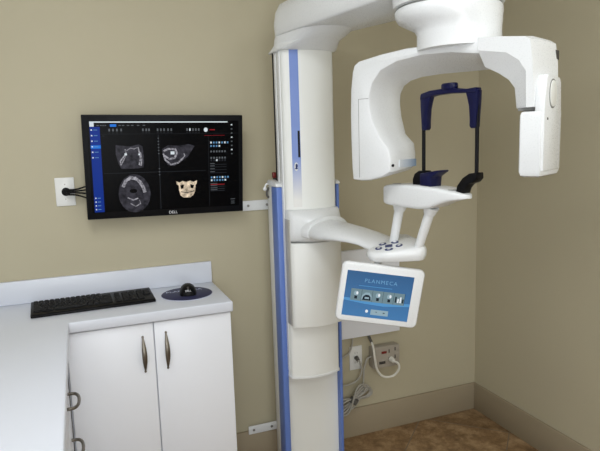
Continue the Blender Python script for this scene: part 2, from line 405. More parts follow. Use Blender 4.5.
# rendered jaw
spoly([(.575, .655), (.595, .67), (.615, .655), (.64, .665), (.665, .655), (.685, .668), (.71, .655), (.708, .685), (.700, .70), (.698, .76), (.685, .80), (.665, .825), (.62, .825), (.60, .80), (.592, .75), (.590, .70), (.577, .685)], 's_skull', 1)
spoly([(.60, .70), (.625, .69), (.62, .73), (.605, .735)], 'screen', 2); spoly([(.665, .69), (.69, .70), (.685, .735), (.668, .73)], 'screen', 2)
sline([(.605, .765), (.645, .775), (.688, .762)], .005, 's_dim', 2)
# right-hand tool panel
spoly([(.775+.013*math.cos(a), .145+.022*math.sin(a)) for a in [2*PI*k/14 for k in range(14)]], 's_white', 2)
srect(.80, .835, .14, .15, 's_red', 2); srect(.765, .90, .20, .203, 's_red', 2); srect(.79, .792, .20, .93, 's_dim')
for y, n, m_ in ((.265, 7, 's_lblue'), (.30, 4, 's_lblue'), (.355, 6, 's_grey'), (.42, 6, 's_grey'), (.445, 6, 's_dim'), (.62, 7, 's_lblue'), (.65, 6, 's_lblue')):
    for i in range(n): srect(.803+.0185*i, .813+.0185*i, y, y+.018, m_ if random.random() < .75 else 's_white', 2)
for y in (.495, .52, .55, .58): srect(.80, .91, y, y+.005, 's_dim', 2); srect(.80, .83, y-.012, y-.006, 's_grey', 2)
for y in (.70, .72, .745, .765): srect(.80, .895, y, y+.007, 's_red' if y < .71 else 's_dim', 2); srect(.80, .845, y-.01, y-.005, 's_grey', 2)
for i in range(8): srect(.942, .952, .09+.042*i, .102+.042*i, 's_grey' if i % 3 else 's_white', 2)
srect(.935, .955, .355, .36, 's_dim', 2); srect(.935, .965, .86, .866, 's_grey', 2); srect(.938, .962, .885, .89, 's_grey', 2); srect(.938, .962, .905, .91, 's_grey', 2)
obj('screen', sb, [M[k] for k in SM], hs, smooth=False)
obj('lettering', text_bm('DELL', .017, MR @ Matrix.Translation((.018, -.0004, -MH+.0125)) @ Matrix.Rotation(PI/2, 4, 'X'), .0004, spacing=.95), M['letter'], hs)
b = BM(); box(b, .26, .46, -.010, -.0005, 1.36, 1.50, .002); box(b, .33, .39, -.055, -.008, 1.40, 1.46, .003)
obj('wall_mount', b, M['black'], mt)

# cable plate and cables beside the monitor
cp = empty('cable_plate', (.0215-.072, 0, 1.351), 'white wall plate with a black cable hole left of the monitor', 'wall plate')
PX = -.0505
b = box(BM(), PX-.037, PX+.037, -.0065, 0, 1.293, 1.409, .003, 2); obj('plate', b, M['plate'], cp)
b = BM(); cyl(b, (PX+.003, -.006, 1.351), (PX+.003, -.009, 1.351), .017, seg=24, bev=.001); obj('grommet', b, M['matt'], cp)
for dz in (-.030, .030):
    b = BM(); cyl(b, (PX, -.006, 1.351+dz), (PX, -.0075, 1.351+dz), .003, seg=12); obj('screw', b, M['steel'], cp)
for i, (za, zb, txt) in enumerate(((.009, .022, 'uppermost of the four black cables from wall plate to monitor'), (.003, .006, 'second from top of the four black cables from wall plate to monitor'),
                                   (-.0035, -.010, 'third from top of the four black cables from wall plate to monitor'), (-.0105, -.031, 'lowest of the four black cables from wall plate to monitor'))):
    b = tube(BM(), catmull([(PX+.003+.003*(i-1.5), -.0095, 1.351+za), (PX+.012, -.028-.002*i, 1.351+za), (PX+.045, -.034-.002*i, 1.351+zb*.45), (PX+.09, -.040, 1.351+zb), (PX+.125, -.042, 1.351+zb*1.3)], 8), .0032, 8)
    obj('cable', b, M['matt'], None, txt, 'cable', 'black monitor cables', loc=(PX+.003, -.01, 1.351))

# ------------------------------------------------------------------ x-ray machine
A0 = Vector((.89, -.36, 0)); E_ = Vector((.243, -.97, 0)).normalized(); N_ = Vector((.97, .243, 0)).normalized()
def S(s, n, z): return A0+E_*s+N_*n+Vector((0, 0, z))
xm = empty('panoramic_xray_machine', (.89, -.25, 0), 'tall white and blue dental panoramic x-ray machine standing against the back wall', 'x-ray machine')

# fixed column
b = BM(); box(b, .758, 1.029, -.245, -.178, .002, 1.342, .006); box(b, .81, .97, -.18, -.012, .002, 1.30, .004)
bc = obj('base_column', b, M['cream'], xm)
for x0, x1 in ((.752, .778), (1.020, 1.033)):
    obj('side_rail', box(BM(), x0, x1, -.316, -.246, .002, 1.342, .004), M['blue'], bc, 'blue side rail')
    b = prism(BM(), [(-.320, 1.3425), (-.320, 1.350), (-.312, 1.357), (-.255, 1.366), (-.215, 1.369), (-.20, 1.362), (-.20, 1.348), (-.235, 1.3425)], lambda p, q, d: (d, p, q), x0-.003, x1+.003, .004, 2)
    obj('rail_cap', b, M['white'], bc)
obj('front_panel', box(BM(), .7785, 1.0195, -.285, -.2455, .002, 1.30), M['silver'], bc, 'grey recessed front panel')
b = tube(BM(), catmull([(.762, -.205, 1.352), (.750, -.205, 1.352), (.742, -.204, 1.345), (.738, -.204, 1.333)], 6), .004, 8)
bmesh.ops.create_icosphere(b, subdivisions=2, radius=.009, matrix=Matrix.Translation((.738, -.204, 1.330)))
obj('hook', b, M['white'], bc)
b = tube(BM(), catmull([(.7585, -.195, 1.292), (.750, -.198, 1.298), (.748, -.20, 1.315), (.757, -.20, 1.335)], 6), .005, 8); obj('hook_cable', b, M['cordd'], bc, 'dark short cable by the hook')
b = box(BM(), .782, .794, -.196, -.184, 1.34, 1.377, .001); st = obj('switch_stem', b, M['dgrey'], bc)
b = box(BM(), .779, .797, -.200, -.180, 1.374, 1.398, .003); obj('emergency_button', b, M['red'], bc, 'red emergency button')
# brackets to the wall
for z0, z1, x0 in ((1.218, 1.264, .692), (.140, .180, .668)):
    b = box(BM(), x0, .85, -.022 if z0 < 1 else -.008, -.016 if z0 < 1 else -.001, z0, z1, .001)
    wb = obj('wall_bracket', b, M['white'], xm)
    yb = -.022 if z0 < 1 else -.008
    for xb in (x0+.025, x0+.115):
        b = BM(); cyl(b, (xb, yb+.001, (z0+z1)/2), (xb, yb-.003, (z0+z1)/2), .006, seg=12); obj('bolt', b, M['steel'], wb)
# moving column
def colsec(bulge, x0=.778, x1=1.000, yb=-.250, yf=-.358, c=.012):
    p = [(x0, yb), (x0, yf+c), (x0+c*.4, yf+c*.3), (x0+c, yf)]
    n = 14
    for i in range(1, n): t = i/n; p.append((x0+c+(x1-x0-2*c)*t, yf-bulge*4*t*(1-t)))
    p += [(x1-c, yf), (x1-c*.4, yf+c*.3), (x1, yf+c), (x1, yb)]
    return p
sec = colsec(.024)
b = BM(); loft(b, [[(p, q, z) for p, q in sec] for z in (.535, 1.882)])
mc = obj('moving_column', b, M['cream'], xm)
obj('side_groove', box(BM(), .7755, .781, -.268, -.249, .60, 1.88), M['dark'], mc, 'dark groove along column edge')
b = BM(); box(b, .7745, .7785, -.292, -.270, .56, 1.881, .0015); box(b, .7745, .7785, -.335, -.300, .56, 1.881, .0015); obj('side_fluting', b, M['white'], mc)
lip = colsec(.024, .776, 1.002, -.29, -.361)
b = BM(); loft(b, [[(p, q, z) for p, q in lip] for z in (.532, .540)]); obj('bottom_lip', b, M['white'], mc)
def front(x): t = (x-.790)/(.988-.790); return -.358-.024*4*t*(1-t)
def strip(bm, x0, x1, z0, z1, off, n=10):
    xs = [x0+(x1-x0)*i/n for i in range(n+1)]
    return prism(bm, [(x, front(x)-off) for x in xs]+[(x, front(x)+.003) for x in reversed(xs)], lambda p, q, d: (p, q, d), z0, z1)
SX0, SX1 = .806, .839
b = strip(BM(), SX0, SX1, 1.262, 1.879, .0012); o = obj('blue_stripe', b, M['strip'], mc, 'blue stripe fading to white at its foot')
b = strip(BM(), .829, .8372, 1.462, 1.567, .0018); obj('display_slot', b, M['black'], mc, 'black display slot')
yf_ = front(.822)
b = prism(BM(), superell(.820, 1.425, .0085, .017), lambda p, q, d: (p, d, q), yf_-.0012, yf_-.0022); lg = obj('logo_badge', b, M['white'], mc)
b = prism(BM(), superell(.821, 1.428, .0045, .009, 2, 16), lambda p, q, d: (p, d, q), yf_-.0023, yf_-.0027)
prism(b, superell(.8195, 1.418, .006, .003, 2, 16), lambda p, q, d: (p, d, q), yf_-.0024, yf_-.0028); obj('logo_emblem', b, M['mark'], mc)

# column head under the upper arm
def ringpts(fn, n=56): return [fn(2*PI*k/n) for k in range(n)]
def rect_ray(a, hx, y0, y1, e=5):
    c, s = math.cos(a), math.sin(a); cy = (y0+y1)/2; hy = (y1-y0)/2
    r = (abs(c/hx)**e+abs(s/hy)**e)**(-1/e); return .889+c*r, cy+s*r
def hull(a, r0, s0, r1, s1):
    # support-style egg: circle r0 at s0, circle r1 at s1 along E_
    best = None
    d = Vector((math.cos(a), math.sin(a)))
    c0 = Vector((A0.x, A0.y))+Vector((E_.x, E_.y))*s0; c1 = Vector((A0.x, A0.y))+Vector((E_.x, E_.y))*s1
    p0, p1 = c0+d*r0, c1+d*r1
    return p0 if p0.dot(d) > p1.dot(d) else p1
def H(r0, s0, r1, s1, z): return ringpts(lambda a: Vector((*hull(a, r0, s0, r1, s1), z)))
b = BM()
rb = ringpts(lambda a: Vector((*rect_ray(a, .124, -.392, -.20), 1.879)))
rb2 = ringpts(lambda a: Vector((*rect_ray(a, .126, -.396, -.198), 1.883)))
loft(b, [rb, rb2, H(.108, -.05, .095, .045, 1.905), H(.106, -.05, .105, .085, 1.925), H(.103, -.05, .108, .105, 1.937)])
obj('column_head', b, M['white'], xm, sharp=50)
# upper arm
HS = .725
b = BM()
loft(b, [H(.098, -.05, .145, HS, 1.938), H(.102, -.05, .152, HS, 1.944), H(.105, -.05, .158, HS, 1.985), H(.098, -.05, .154, HS, 2.030), H(.082, -.05, .140, HS, 2.060), H(.055, -.05, .12, HS, 2.075)])
ua = obj('upper_arm', b, M['white'], xm, sharp=50)
b = BM(); loft(b, [H(.0975, -.05, .10, .095, 1.9365), H(.0975, -.05, .10, .095, 1.9395)]); obj('seam', b, M['groove'], ua)
# rotating hub
AC = Vector((.407, -.914, 0)).normalized(); BC = Vector((AC.y, -AC.x, 0)); OC = Vector((1.06, -1.05, 0))
def U(u, v, z): return OC+AC*u+BC*v+Vector((0, 0, z))
def circ(u, r, z, n=56, v=0): return [U(u+r*math.cos(2*PI*k/n), v+r*math.sin(2*PI*k/n), z) for k in range(n)]
b = BM(); loft(b, [circ(-.006, .144, 1.900), circ(-.006, .159, 1.904), circ(-.006, .162, 1.93), circ(-.006, .160, 1.95)])
loft(b, [circ(.031, .121, 1.776), circ(.030, .120, 1.822), circ(.026, .124, 1.836), circ(.013, .137, 1.850), circ(-.001, .150, 1.864), circ(-.005, .155, 1.878), circ(-.006, .155, 1.892), circ(-.006, .152, 1.896)])
hb = obj('hub', b, M['white'], xm, sharp=50)
b = BM(); loft(b, [circ(-.006, .150, 1.8955), circ(-.006, .150, 1.901)]); obj('seam', b, M['groove'], hb)

# rotating C-arm: tube side
W = .078
def loft2(F, Rr, bev, v0=W, v1=-W, mid=None):
    rings = [(inset(F, bev), v0), (inset(F, bev*.3), v0-bev*.3), (F, v0-bev)]
    for t in ([] if mid is None else mid): rings.append(([(p[0]*(1-t)+q[0]*t, p[1]*(1-t)+q[1]*t) for p, q in zip(F, Rr)], (v0-bev)*(1-t)+(v1+bev)*t))
    rings += [(Rr, v1+bev), (inset(Rr, bev*.3), v1+bev*.3), (inset(Rr, bev), v1)]
    return loft(BM(), [[U(p, v, q) for p, q in r] for r, v in rings])
Fo = [(-.316, 1.392), (-.320, 1.43), (-.323, 1.53), (-.323, 1.61), (-.320, 1.687), (-.312, 1.742), (-.304, 1.764), (-.285, 1.775), (-.197, 1.786), (-.104, 1.792), (.015, 1.790), (.133, 1.785)]
Fi = [(.138, 1.744), (.109, 1.748), (.048, 1.758), (-.051, 1.763), (-.137, 1.755), (-.197, 1.735), (-.229, 1.701), (-.242, 1.661), (-.242, 1.633), (-.232, 1.587), (-.2, 1.529), (-.170, 1.496), (-.160, 1.462), (-.162, 1.42), (-.196, 1.402), (-.246, 1.391), (-.284, 1.389)]
Ro = [(-.310, 1.400), (-.314, 1.43), (-.317, 1.53), (-.317, 1.61), (-.314, 1.687), (-.306, 1.738), (-.297, 1.758), (-.278, 1.770), (-.197, 1.780), (-.104, 1.786), (.015, 1.785), (.133, 1.781)]
Ri = [(.138, 1.719), (.109, 1.717), (.058, 1.718), (-.061, 1.721), (-.137, 1.719), (-.182, 1.711), (-.210, 1.695), (-.224, 1.672), (-.227, 1.645), (-.222, 1.600), (-.205, 1.540), (-.172, 1.508), (-.166, 1.475), (-.168, 1.432), (-.19, 1.418), (-.24, 1.405), (-.28, 1.400)]
ca = obj('rotating_arm', loft2(Fo+Fi, Ro+Ri, .010, mid=(.33, .66)), M['white'], xm, sharp=32)
# seams, label and lamp of the tube head (the flat inner face looks along +u)
b = BM()
box(b, -.286, -.2845, W-.004, W+.0003, 1.40, 1.655, 0, T=Matrix(((AC.x, BC.x, 0, OC.x), (AC.y, BC.y, 0, OC.y), (0, 0, 1, 0), (0, 0, 0, 1))))
TU = Matrix(((AC.x, BC.x, 0, OC.x), (AC.y, BC.y, 0, OC.y), (0, 0, 1, 0), (0, 0, 0, 1)))
box(b, -.286, -.246, W-.004, W+.0003, 1.6535, 1.6548, T=TU)
obj('seam', b, M['groove'], ca)
b = BM(); cyl(b, U(-.1665, .066, 1.440), U(-.157, .066, 1.440), .0045, seg=12); obj('indicator_lamp', b, M['black'], ca, 'small black indicator dot')
b = box(BM(), -.1675, -.1595, -.066, .028, 1.432, 1.456, T=TU); obj('label_plate', b, M['label'], ca, 'grey-blue label strip')
# detector side of the arm
def ringz(pts, v): return [U(p, v, q) for p, q in pts]
bv = [(.134, 1.787), (.195, 1.782), (.262, 1.773), (.277, 1.764), (.284, 1.715), (.288, 1.640), (.289, 1.594), (.271, 1.594), (.268, 1.686), (.248, 1.716), (.214, 1.739), (.134, 1.754)]
inn = [(.134, 1.790), (.197, 1.785), (.268, 1.776), (.284, 1.765), (.291, 1.715), (.294, 1.640), (.2945, 1.594), (.229, 1.594), (.223, 1.648), (.206, 1.671), (.176, 1.692), (.137, 1.712)]
b = BM(); loft(b, [ringz(bv, W+.003), ringz(inn, W-.034), ringz(inn, -W+.01), ringz(inset(inn, .008), -W)])
da = obj('detector_arm', b, M['white'], xm, sharp=25)
b = box(BM(), .240, .290, -.068, .060, 1.586, 1.5945, T=TU); obj('seam', b, M['groove'], da)
b = box(BM(), .276, .290, -.0795, -.060, 1.722, 1.748, .002, T=TU); obj('connector', b, M['dgrey'], da, 'small dark connector')
# detector head
b = BM()
def dring(pts, z): return [U(p, v, z) for p, v in pts]
sq = [(.252, -.074), (.258, -.078), (.294, -.078), (.301, -.072), (.3125, .072), (.309, .078), (.256, .078), (.252, .074)]
loft(b, [dring(inset(sq, .014), 1.412), dring(inset(sq, .004), 1.416), dring(sq, 1.426), dring(sq, 1.574), dring(inset(sq, .004), 1.582), dring(inset(sq, .010), 1.584)])
dh = obj('detector_head', b, M['white'], xm, sharp=40)
def side(p, q, d): return U(d-(.072-p)*.078, p, q)
b = prism(BM(), [(.0745, 1.428), (-.066, 1.428), (-.067, 1.576), (-.063, 1.595), (-.056, 1.662), (-.046, 1.673), (.050, 1.676), (.060, 1.667), (.0735, 1.602), (.0745, 1.576)], side, .290, .3165, .004, 2)
obj('cover_plate', b, M['white'], dh)
b = prism(BM(), superell(.014, 1.628, .025, .034, 2.2, 28), side, .3160, .3195, .0015, 2); bd = obj('oval_badge', b, M['cream'], dh)
b = prism(BM(), superell(.014, 1.628, .0285, .038, 2.2, 28), side, .3155, .3172); obj('badge_rim', b, M['groove'], dh)
b = prism(BM(), rrect(.046, .054, 1.560, 1.566, .001, 2), side, .3160, .3172); obj('indicator_lamp', b, M['dgrey'], dh)
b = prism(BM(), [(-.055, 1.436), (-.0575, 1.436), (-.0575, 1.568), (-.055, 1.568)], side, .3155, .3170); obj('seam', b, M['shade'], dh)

# carriage on the column
cs = colsec(.020, .776, .998, -.340, -.412, .014)
b = BM(); loft(b, [[(p, q, z) for p, q in cs] for z in (.770, 1.120)])
bevel(b, .004, 2, 60)
cg = obj('carriage', b, M['cream'], xm)
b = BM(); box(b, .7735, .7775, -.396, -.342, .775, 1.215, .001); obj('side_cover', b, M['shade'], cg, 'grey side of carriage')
# shoulder: rounded sleeve that turns into the swung support arm
def rr(fn, n=40): return [fn(2*PI*k/n) for k in range(n)]
def secring(s, nc, hw, zb, zt, e=3.2, n=40):
    zc, hz = (zb+zt)/2, (zt-zb)/2; out = []
    for k in range(n):
        a = 2*PI*k/n; c, q = math.cos(a), math.sin(a); ee = e if q < 0 else 2.1
        out.append(S(s, nc+hw*math.copysign(abs(c)**(2/ee), c), zc-hz*.3+hz*(1.3 if q > 0 else .7)*math.copysign(abs(q)**(2/ee), q)))
    return out
b = BM()
top = colsec(.030, .774, 1.002, -.345, -.420, .03)
low = colsec(.050, .774, 1.002, -.345, -.425, .03)
def ins(sec_, k, dy): return [(.888+(p-.888)*k, -.345+(q+.345)*dy) for p, q in sec_]
loft(b, [[(p, q, 1.128) for p, q in ins(low, .985, .80)], [(p, q, 1.136) for p, q in ins(low, 1, .9)], [(p, q, 1.165) for p, q in low], [(p, q, 1.215) for p, q in ins(low, .995, .93)], [(p, q, 1.243) for p, q in ins(top, .985, .78)], [(p, q, 1.252) for p, q in ins(top, .97, .55)]])
sh = obj('shoulder', b, M['white'], cg, sharp=50)
b = BM()
loft(b, [secring(.01, .010, .104, 1.134, 1.230), secring(.094, .006, .106, 1.134, 1.229), secring(.100, .006, .101, 1.138, 1.223)])
obj('joint_ring', b, M['white'], cg, sharp=50)
b = BM()
loft(b, [secring(.05, 0.003, .098, 1.140, 1.214, 3), secring(.11, .001, .098, 1.142, 1.212, 3), secring(.18, -.006, .100, 1.144, 1.207, 3), secring(.25, -.004, .093, 1.151, 1.200, 3), secring(.31, .002, .086, 1.152, 1.190, 3), secring(.36, .006, .080, 1.148, 1.182, 3), secring(.41, .004, .078, 1.138, 1.174, 3), secring(.45, .0, .080, 1.130, 1.168, 3.2), secring(.48, 0, .075, 1.130, 1.163, 3.2)])
tr = [(.425, -.070), (.438, -.098), (.462, -.114), (.495, -.114), (.535, -.088), (.575, -.045), (.603, -.014), (.609, .002), (.602, .020), (.555, .054), (.46, .088), (.415, .076)]
loft(b, [[S(p, q, z+tz*q) for p, q in inset(tr, i_)] for z, i_, tz in ((1.120, .022, .05), (1.125, .008, .06), (1.140, 0, .09), (1.158, 0, .16), (1.168, .005, .19), (1.172, .013, .2))])
sa = obj('support_arm', b, M['white'], xm, sharp=40)
# keys on the tray: a four-way pad round a diamond
kc = (.488, -.042)
def keypoly(pts, z0=1.1705, z1=1.1735):
    K = lambda p, q, z: S(kc[0]+p, kc[1]+q, z+.2*(kc[1]+q))
    return loft(BM(), [[K(p, q, z0) for p, q in pts], [K(p, q, z1) for p, q in pts], [K(p, q, z1+.0004) for p, q in inset(pts, .001)]])
obj('center_key', keypoly([(.017, 0), (0, .017), (-.017, 0), (0, -.017)]), M['mark'], sa, 'navy diamond center key')
for k in range(5):
    a = 2*PI*k/5+.5; cx, cy = .036*math.cos(a), .036*math.sin(a)
    pts = [(cx+(.0145*math.cos(t))*math.cos(a)*.8-(.014*math.sin(t))*math.sin(a), cy+(.0145*math.cos(t))*math.sin(a)*.8+(.014*math.sin(t))*math.cos(a)) for t in [2*PI*j/14 for j in range(14)]]
    ky = obj('arrow_key', keypoly(pts), M['mark'], sa, 'navy oval arrow key')
    ip = [(cx+(p-cx)*.45, cy+(q-cy)*.45) for p, q in pts]
    obj('arrow_mark', keypoly(ip, 1.1735, 1.1744), M['white'], ky)
# posts
for (s0, z0), (s1, z1), n_ in (((.461, 1.160), (.497, 1.305), .005), ((.582, 1.160), (.640, 1.305), .0)):
    b = BM(); P0, P1 = S(s0, n_, z0), S(s1, n_, z1); cyl(b, P0, P1, .0145, .0165, 24)
    cyl(b, P0+(P1-P0)*.84, P1, .019, .026, 24); obj('support_post', b, M['white'], xm, sharp=50)
# chin table: seen from the arm's side a slab whose far end tapers up
tb = [(.432, 1.300), (.440, 1.2955), (.52, 1.2935), (.63, 1.2915), (.675, 1.300), (.71, 1.318), (.75, 1.332), (.795, 1.338), (.798, 1.350), (.785, 1.358), (.70, 1.366), (.60, 1.371), (.50, 1.369), (.45, 1.360), (.438, 1.350)]
def tzs(s_):
    lo = [(.44, 1.307), (.52, 1.302), (.63, 1.299), (.67, 1.306), (.705, 1.321), (.745, 1.333), (.80, 1.342)]
    hi = [(.44, 1.359), (.46, 1.368), (.50, 1.374), (.60, 1.376), (.70, 1.370), (.775, 1.357), (.80, 1.350)]
    def it(T):
        if s_ <= T[0][0]: return T[0][1]
        for (x0, y0), (x1, y1) in zip(T, T[1:]):
            if s_ <= x1: return y0+(y1-y0)*(s_-x0)/(x1-x0)
        return T[-1][1]
    return it(lo), it(hi)
b = BM(); rs = []
for s_, h0, h1 in ((.452, -.006, .018), (.453, -.026, .036), (.460, -.038, .046), (.475, -.046, .052), (.50, -.050, .054), (.56, -.050, .054), (.62, -.049, .053), (.645, -.048, .052), (.67, -.046, .050), (.69, -.044, .048), (.71, -.042, .045), (.74, -.037, .040), (.765, -.030, .030), (.785, -.020, .016), (.793, -.010, .004)):
    lo, hi = tzs(s_); rs.append([S(s_, n_, z_) for n_, z_ in rrect(h0, h1, lo, hi, min(.012, (h1-h0)*.3, (hi-lo)*.3), 4)])
loft(b, rs)
ct = obj('chin_table', b, M['white'], xm, sharp=45)
for s_, n_ in ((.505, -.018), (.735, -.015)):
    b = BM(); box(b, -.012, .012, -.004, .004, -.006, .0015, T=Matrix.Translation(S(s_, n_, 1.3742 if s_ < .6 else 1.3645))@Matrix.Rotation(math.radians(-20), 4, 'Z')); obj('slot_mark', b, M['groove'], ct)
# temple support frame
ZT = 1.6615
b = BM()
prism(b, [(.602, ZT-.008), (.604, ZT-.001), (.64, ZT+.006), (.68, ZT+.007), (.735, ZT+.006), (.78, ZT-.001), (.815, ZT+.001), (.816, ZT-.014), (.77, ZT-.012), (.72, ZT-.009), (.66, ZT-.010), (.60, ZT-.020)], lambda p, q, d: S(p, d, q), -.012, .014, .003, 2)
ts = obj('temple_support', b, M['navy'], xm)
b = BM(); loft(b, [[S(.71+p, q, z) for p, q in superell(0, 0, .028*k, .016*k, 2.4, 24)] for z, k in ((ZT+.004, .9), (ZT+.008, 1), (ZT+.018, 1), (ZT+.022, .9))]); obj('adjusting_knob', b, M['navy'], ts)
for s_, sg in ((.607, 1), (.812, -1)):
    b = tube(BM(), [S(s_, 0, ZT-.01), S(s_, 0, 1.40)], .0058, 10); obj('upright', b, M['matt'], ts)
    pd = [(s_-sg*.007, ZT-.006), (s_+sg*.036, ZT-.010), (s_+sg*.030, ZT-.028), (s_+sg*.024, ZT-.05), (s_+sg*.021, ZT-.085), (s_+sg*.021, ZT-.108), (s_+sg*.016, ZT-.115), (s_-sg*.001, ZT-.113), (s_-sg*.003, ZT-.08), (s_-sg*.006, ZT-.04)]
    b = prism(BM(), pd, lambda p, q, d: S(p, d, q), -.010, .012, .003, 2); obj('temple_pad', b, M['navy'], ts)
# clamps at the foot of the uprights and the blue chin rest
def clamp(pts, n0, n1, mat, name, bev=.004): return obj(name, prism(BM(), pts, lambda p, q, d: S(p, d, q), n0, n1, bev, 2), mat, ts)
clamp([(.572, 1.362), (.572, 1.392), (.580, 1.410), (.598, 1.420), (.622, 1.420), (.628, 1.410), (.632, 1.362)], -.016, .02, M['black'], 'clamp')
clamp([(.748, 1.355), (.752, 1.378), (.772, 1.402), (.795, 1.416), (.822, 1.420), (.824, 1.402), (.812, 1.390), (.795, 1.386), (.782, 1.372), (.776, 1.355)], -.016, .02, M['black'], 'clamp')
clamp([(.617, 1.364), (.617, 1.412), (.690, 1.424), (.692, 1.419), (.664, 1.402), (.660, 1.364)], -.030, .022, M['navy'], 'chin_rest', .003)

# touch screen
TC = Vector((.909, -.869, 1.002))
ax_ = Vector((.924, -.352, -.152)).normalized(); upv = Vector((.116, -.119, .986)); upv = (upv-ax_*upv.dot(ax_)).normalized(); nv = upv.cross(ax_)  # points away from viewer
TT = Matrix(((ax_.x, nv.x, upv.x, TC.x), (ax_.y, nv.y, upv.y, TC.y), (ax_.z, nv.z, upv.z, TC.z), (0, 0, 0, 1)))
def tf(p, q, d): return TT @ Vector((p, d, q))
ot = rrect(-.132, .147, -.101, .107, .020, 6)
b = loft(BM(), [[tf(p, q, d) for p, q in r] for r, d in ((inset(ot, .008), 0), (inset(ot, .003), .001), (ot, .005), (ot, .016), (inset(ot, .010), .028), (inset(ot, .03), .032))])
tp = obj('touch_panel', b, M['white'], xm, sharp=40)
TM = ['tablet', 'tablet_mid', 'tablet_lt', 'tablet_grey', 'tablet_dk', 'tablet_w']
sb2 = BM(); sw, shh = .1125, .0795
def tpoly(pts, mat, lay):
    if lay >= 1.2: pts = [(x-.025, y-(.05 if y > .8 else .012)) for x, y in pts]
    f = sb2.faces.new([sb2.verts.new(Vector((-sw+2*sw*x, -.0004-.0002*lay, shh-2*shh*y))) for x, y in pts]); f.material_index = TM.index(mat)
def trect(x0, x1, y0, y1, m, l=1): tpoly([(x0, y0), (x1, y0), (x1, y1), (x0, y1)], m, l)
trect(0, 1, 0, 1, 'tablet', 0)
tpoly([(0, .60), (.3, .615), (.6, .64), (1, .60), (1, .66), (.6, .72), (.3, .70), (0, .655)], 'tablet_mid', 1)
trect(.12, .93, .40, .66, 'tablet_grey', 2)
trect(.125, .27, .42, .64, 'tablet_grey', 3)
for cx in (.20, .53, .70):
    tpoly([(cx+.035*math.cos(a), .50+.055*math.sin(a)) for a in [2*PI*k/12 for k in range(12)]], 'tablet_lt', 4)
    tpoly([(cx+.016*math.cos(a)+.015, .49+.035*math.sin(a)) for a in [2*PI*k/12 for k in range(12)]], 'tablet_w', 5); trect(cx-.02, cx+.02, .55, .62, 'tablet_dk', 4)
tpoly([(.285, .62), (.29, .53), (.34, .46), (.40, .46), (.435, .53), (.44, .62)], 'tablet_lt', 4)
tpoly([(.30, .63), (.31, .55), (.345, .51), (.39, .51), (.42, .55), (.43, .63)], 'tablet_dk', 5); trect(.335, .40, .56, .60, 'tablet_lt', 6)
for i in range(4): trect(.79+.036*i, .812+.036*i, .52 if i % 2 else .48, .61, 'tablet_w' if i in (1, 2) else 'tablet_dk', 4)
for i in range(1, 6): trect(.12+.162*i-.002, .12+.162*i+.002, .40, .66, 'tablet_dk', 3.5)
trect(.34, .45, .84, .98, 'tablet', 2); trect(.34, .45, .84, .98, 'tablet_dk', 1.5); trect(.455, .72, .86, .98, 'tablet_lt', 2)
tpoly([(.395+.022*math.cos(a), .91+.035*math.sin(a)) for a in [2*PI*k/12 for k in range(12)]], 'tablet_w', 3)
tpoly([(.53, .90), (.55, .90), (.54, .93)], 'tablet_dk', 3); trect(.64, .67, .905, .925, 'tablet_dk', 3)
for i in range(3): trect(.20, .8-.1*i, .26+.045*i, .272+.045*i, 'tablet_mid', 1) if i == 1 else None
# keep the picture in the panel's own axes so its colours follow the panel
me = bpy.data.meshes.new('screen'); sb2.to_mesh(me); sb2.free()
for k in TM: me.materials.append(M[k])
so = bpy.data.objects.new('screen', me); C.objects.link(so); so.parent = tp; so.matrix_local = Matrix.Translation(-BASE[tp]) @ TT; so['label'] = 'lit blue touch screen'
BASE[so] = BASE[tp]
obj('lettering', text_bm('PLANMECA', .0185, TT @ Matrix.Translation((.004, -.0012, .049)) @ Matrix.Rotation(PI/2, 4, 'X'), .0001, spacing=1.25), M['tablet_txt'], tp)
b = tube(BM(), [tf(-.01, .05, .03), tf(-.01, .09, .055), S(.47, -.06, 1.128)], .013, 12); obj('panel_bracket', b, M['white'], tp)

# ------------------------------------------------------------------ white box on the wall, outlet, adapter, cords
wbx = empty('wall_box', (1.27, 0, .535), 'flat white box on the wall right of the machine column, behind the tablet', 'box')
b = box(BM(), 1.05, 1.498, -.028, -.0005, .537, .985, .004, 2); obj('body', b, M['lam'], wbx)
b = box(BM(), 1.052, 1.496, -.0325, -.0275, .539, .983, .002); obj('cover', b, M['lam'], wbx)

ol = empty('wall_outlet', (1.252, 0, .421), 'white double wall outlet with a grey cord plugged in, near the column', 'outlet')
b = box(BM(), 1.217, 1.288, -.0065, -.0003, .359, .484, .003); obj('plate', b, M['plate'], ol)
for z in (.447, .396):
    so_ = obj('socket', prism(BM(), superell(1.2525, z, .017, .014, 3, 20), lambda p, q, d: (p, d, q), -.0062, -.0082), M['plate'], ol)
    b = BM()
    for dx in (-.006, .006): box(b, 1.2525+dx-.001, 1.2525+dx+.001, -.0086, -.008, z-.002, z+.006)
    obj('slot', b, M['dgrey'], so_)
ad = empty('surge_adapter', (1.415, 0, .417), 'grey multi-socket surge adapter with red switch plugged into the wall', 'surge adapter')
b = prism(BM(), rrect(1.328, 1.482, .362, .474, .008, 3), lambda p, q, d: (p, d, q), -.052, -.0005, .004, 2); obj('body', b, M['grey'], ad)
b = box(BM(), 1.375, 1.405, -.0545, -.0515, .437, .450, .001); obj('switch', b, M['red'], ad, 'red switch')
for x, z in ((1.385, .392), (1.428, .448), (1.463, .455), (1.463, .414), (1.428, .405)):
    sk = obj('socket', box(BM(), x-.014, x+.014, -.0535, -.0515, z-.015, z+.015, .0008), M['grey'], ad)
    b = box(BM(), x-.012, x-.006, -.0542, -.0533, z-.010, z+.008) if x > 1.39 else box(BM(), x-.024, x+.012, -.0542, -.0533, z-.008, z+.006)
    obj('slot', b, M['dgrey'], sk)
def wp(x, d, z): return Vector((x, -d, z))
cd = empty('power_cord', wp(1.43, .055, .40), 'white power cord looping from the grey adapter up behind the white box', 'cord')
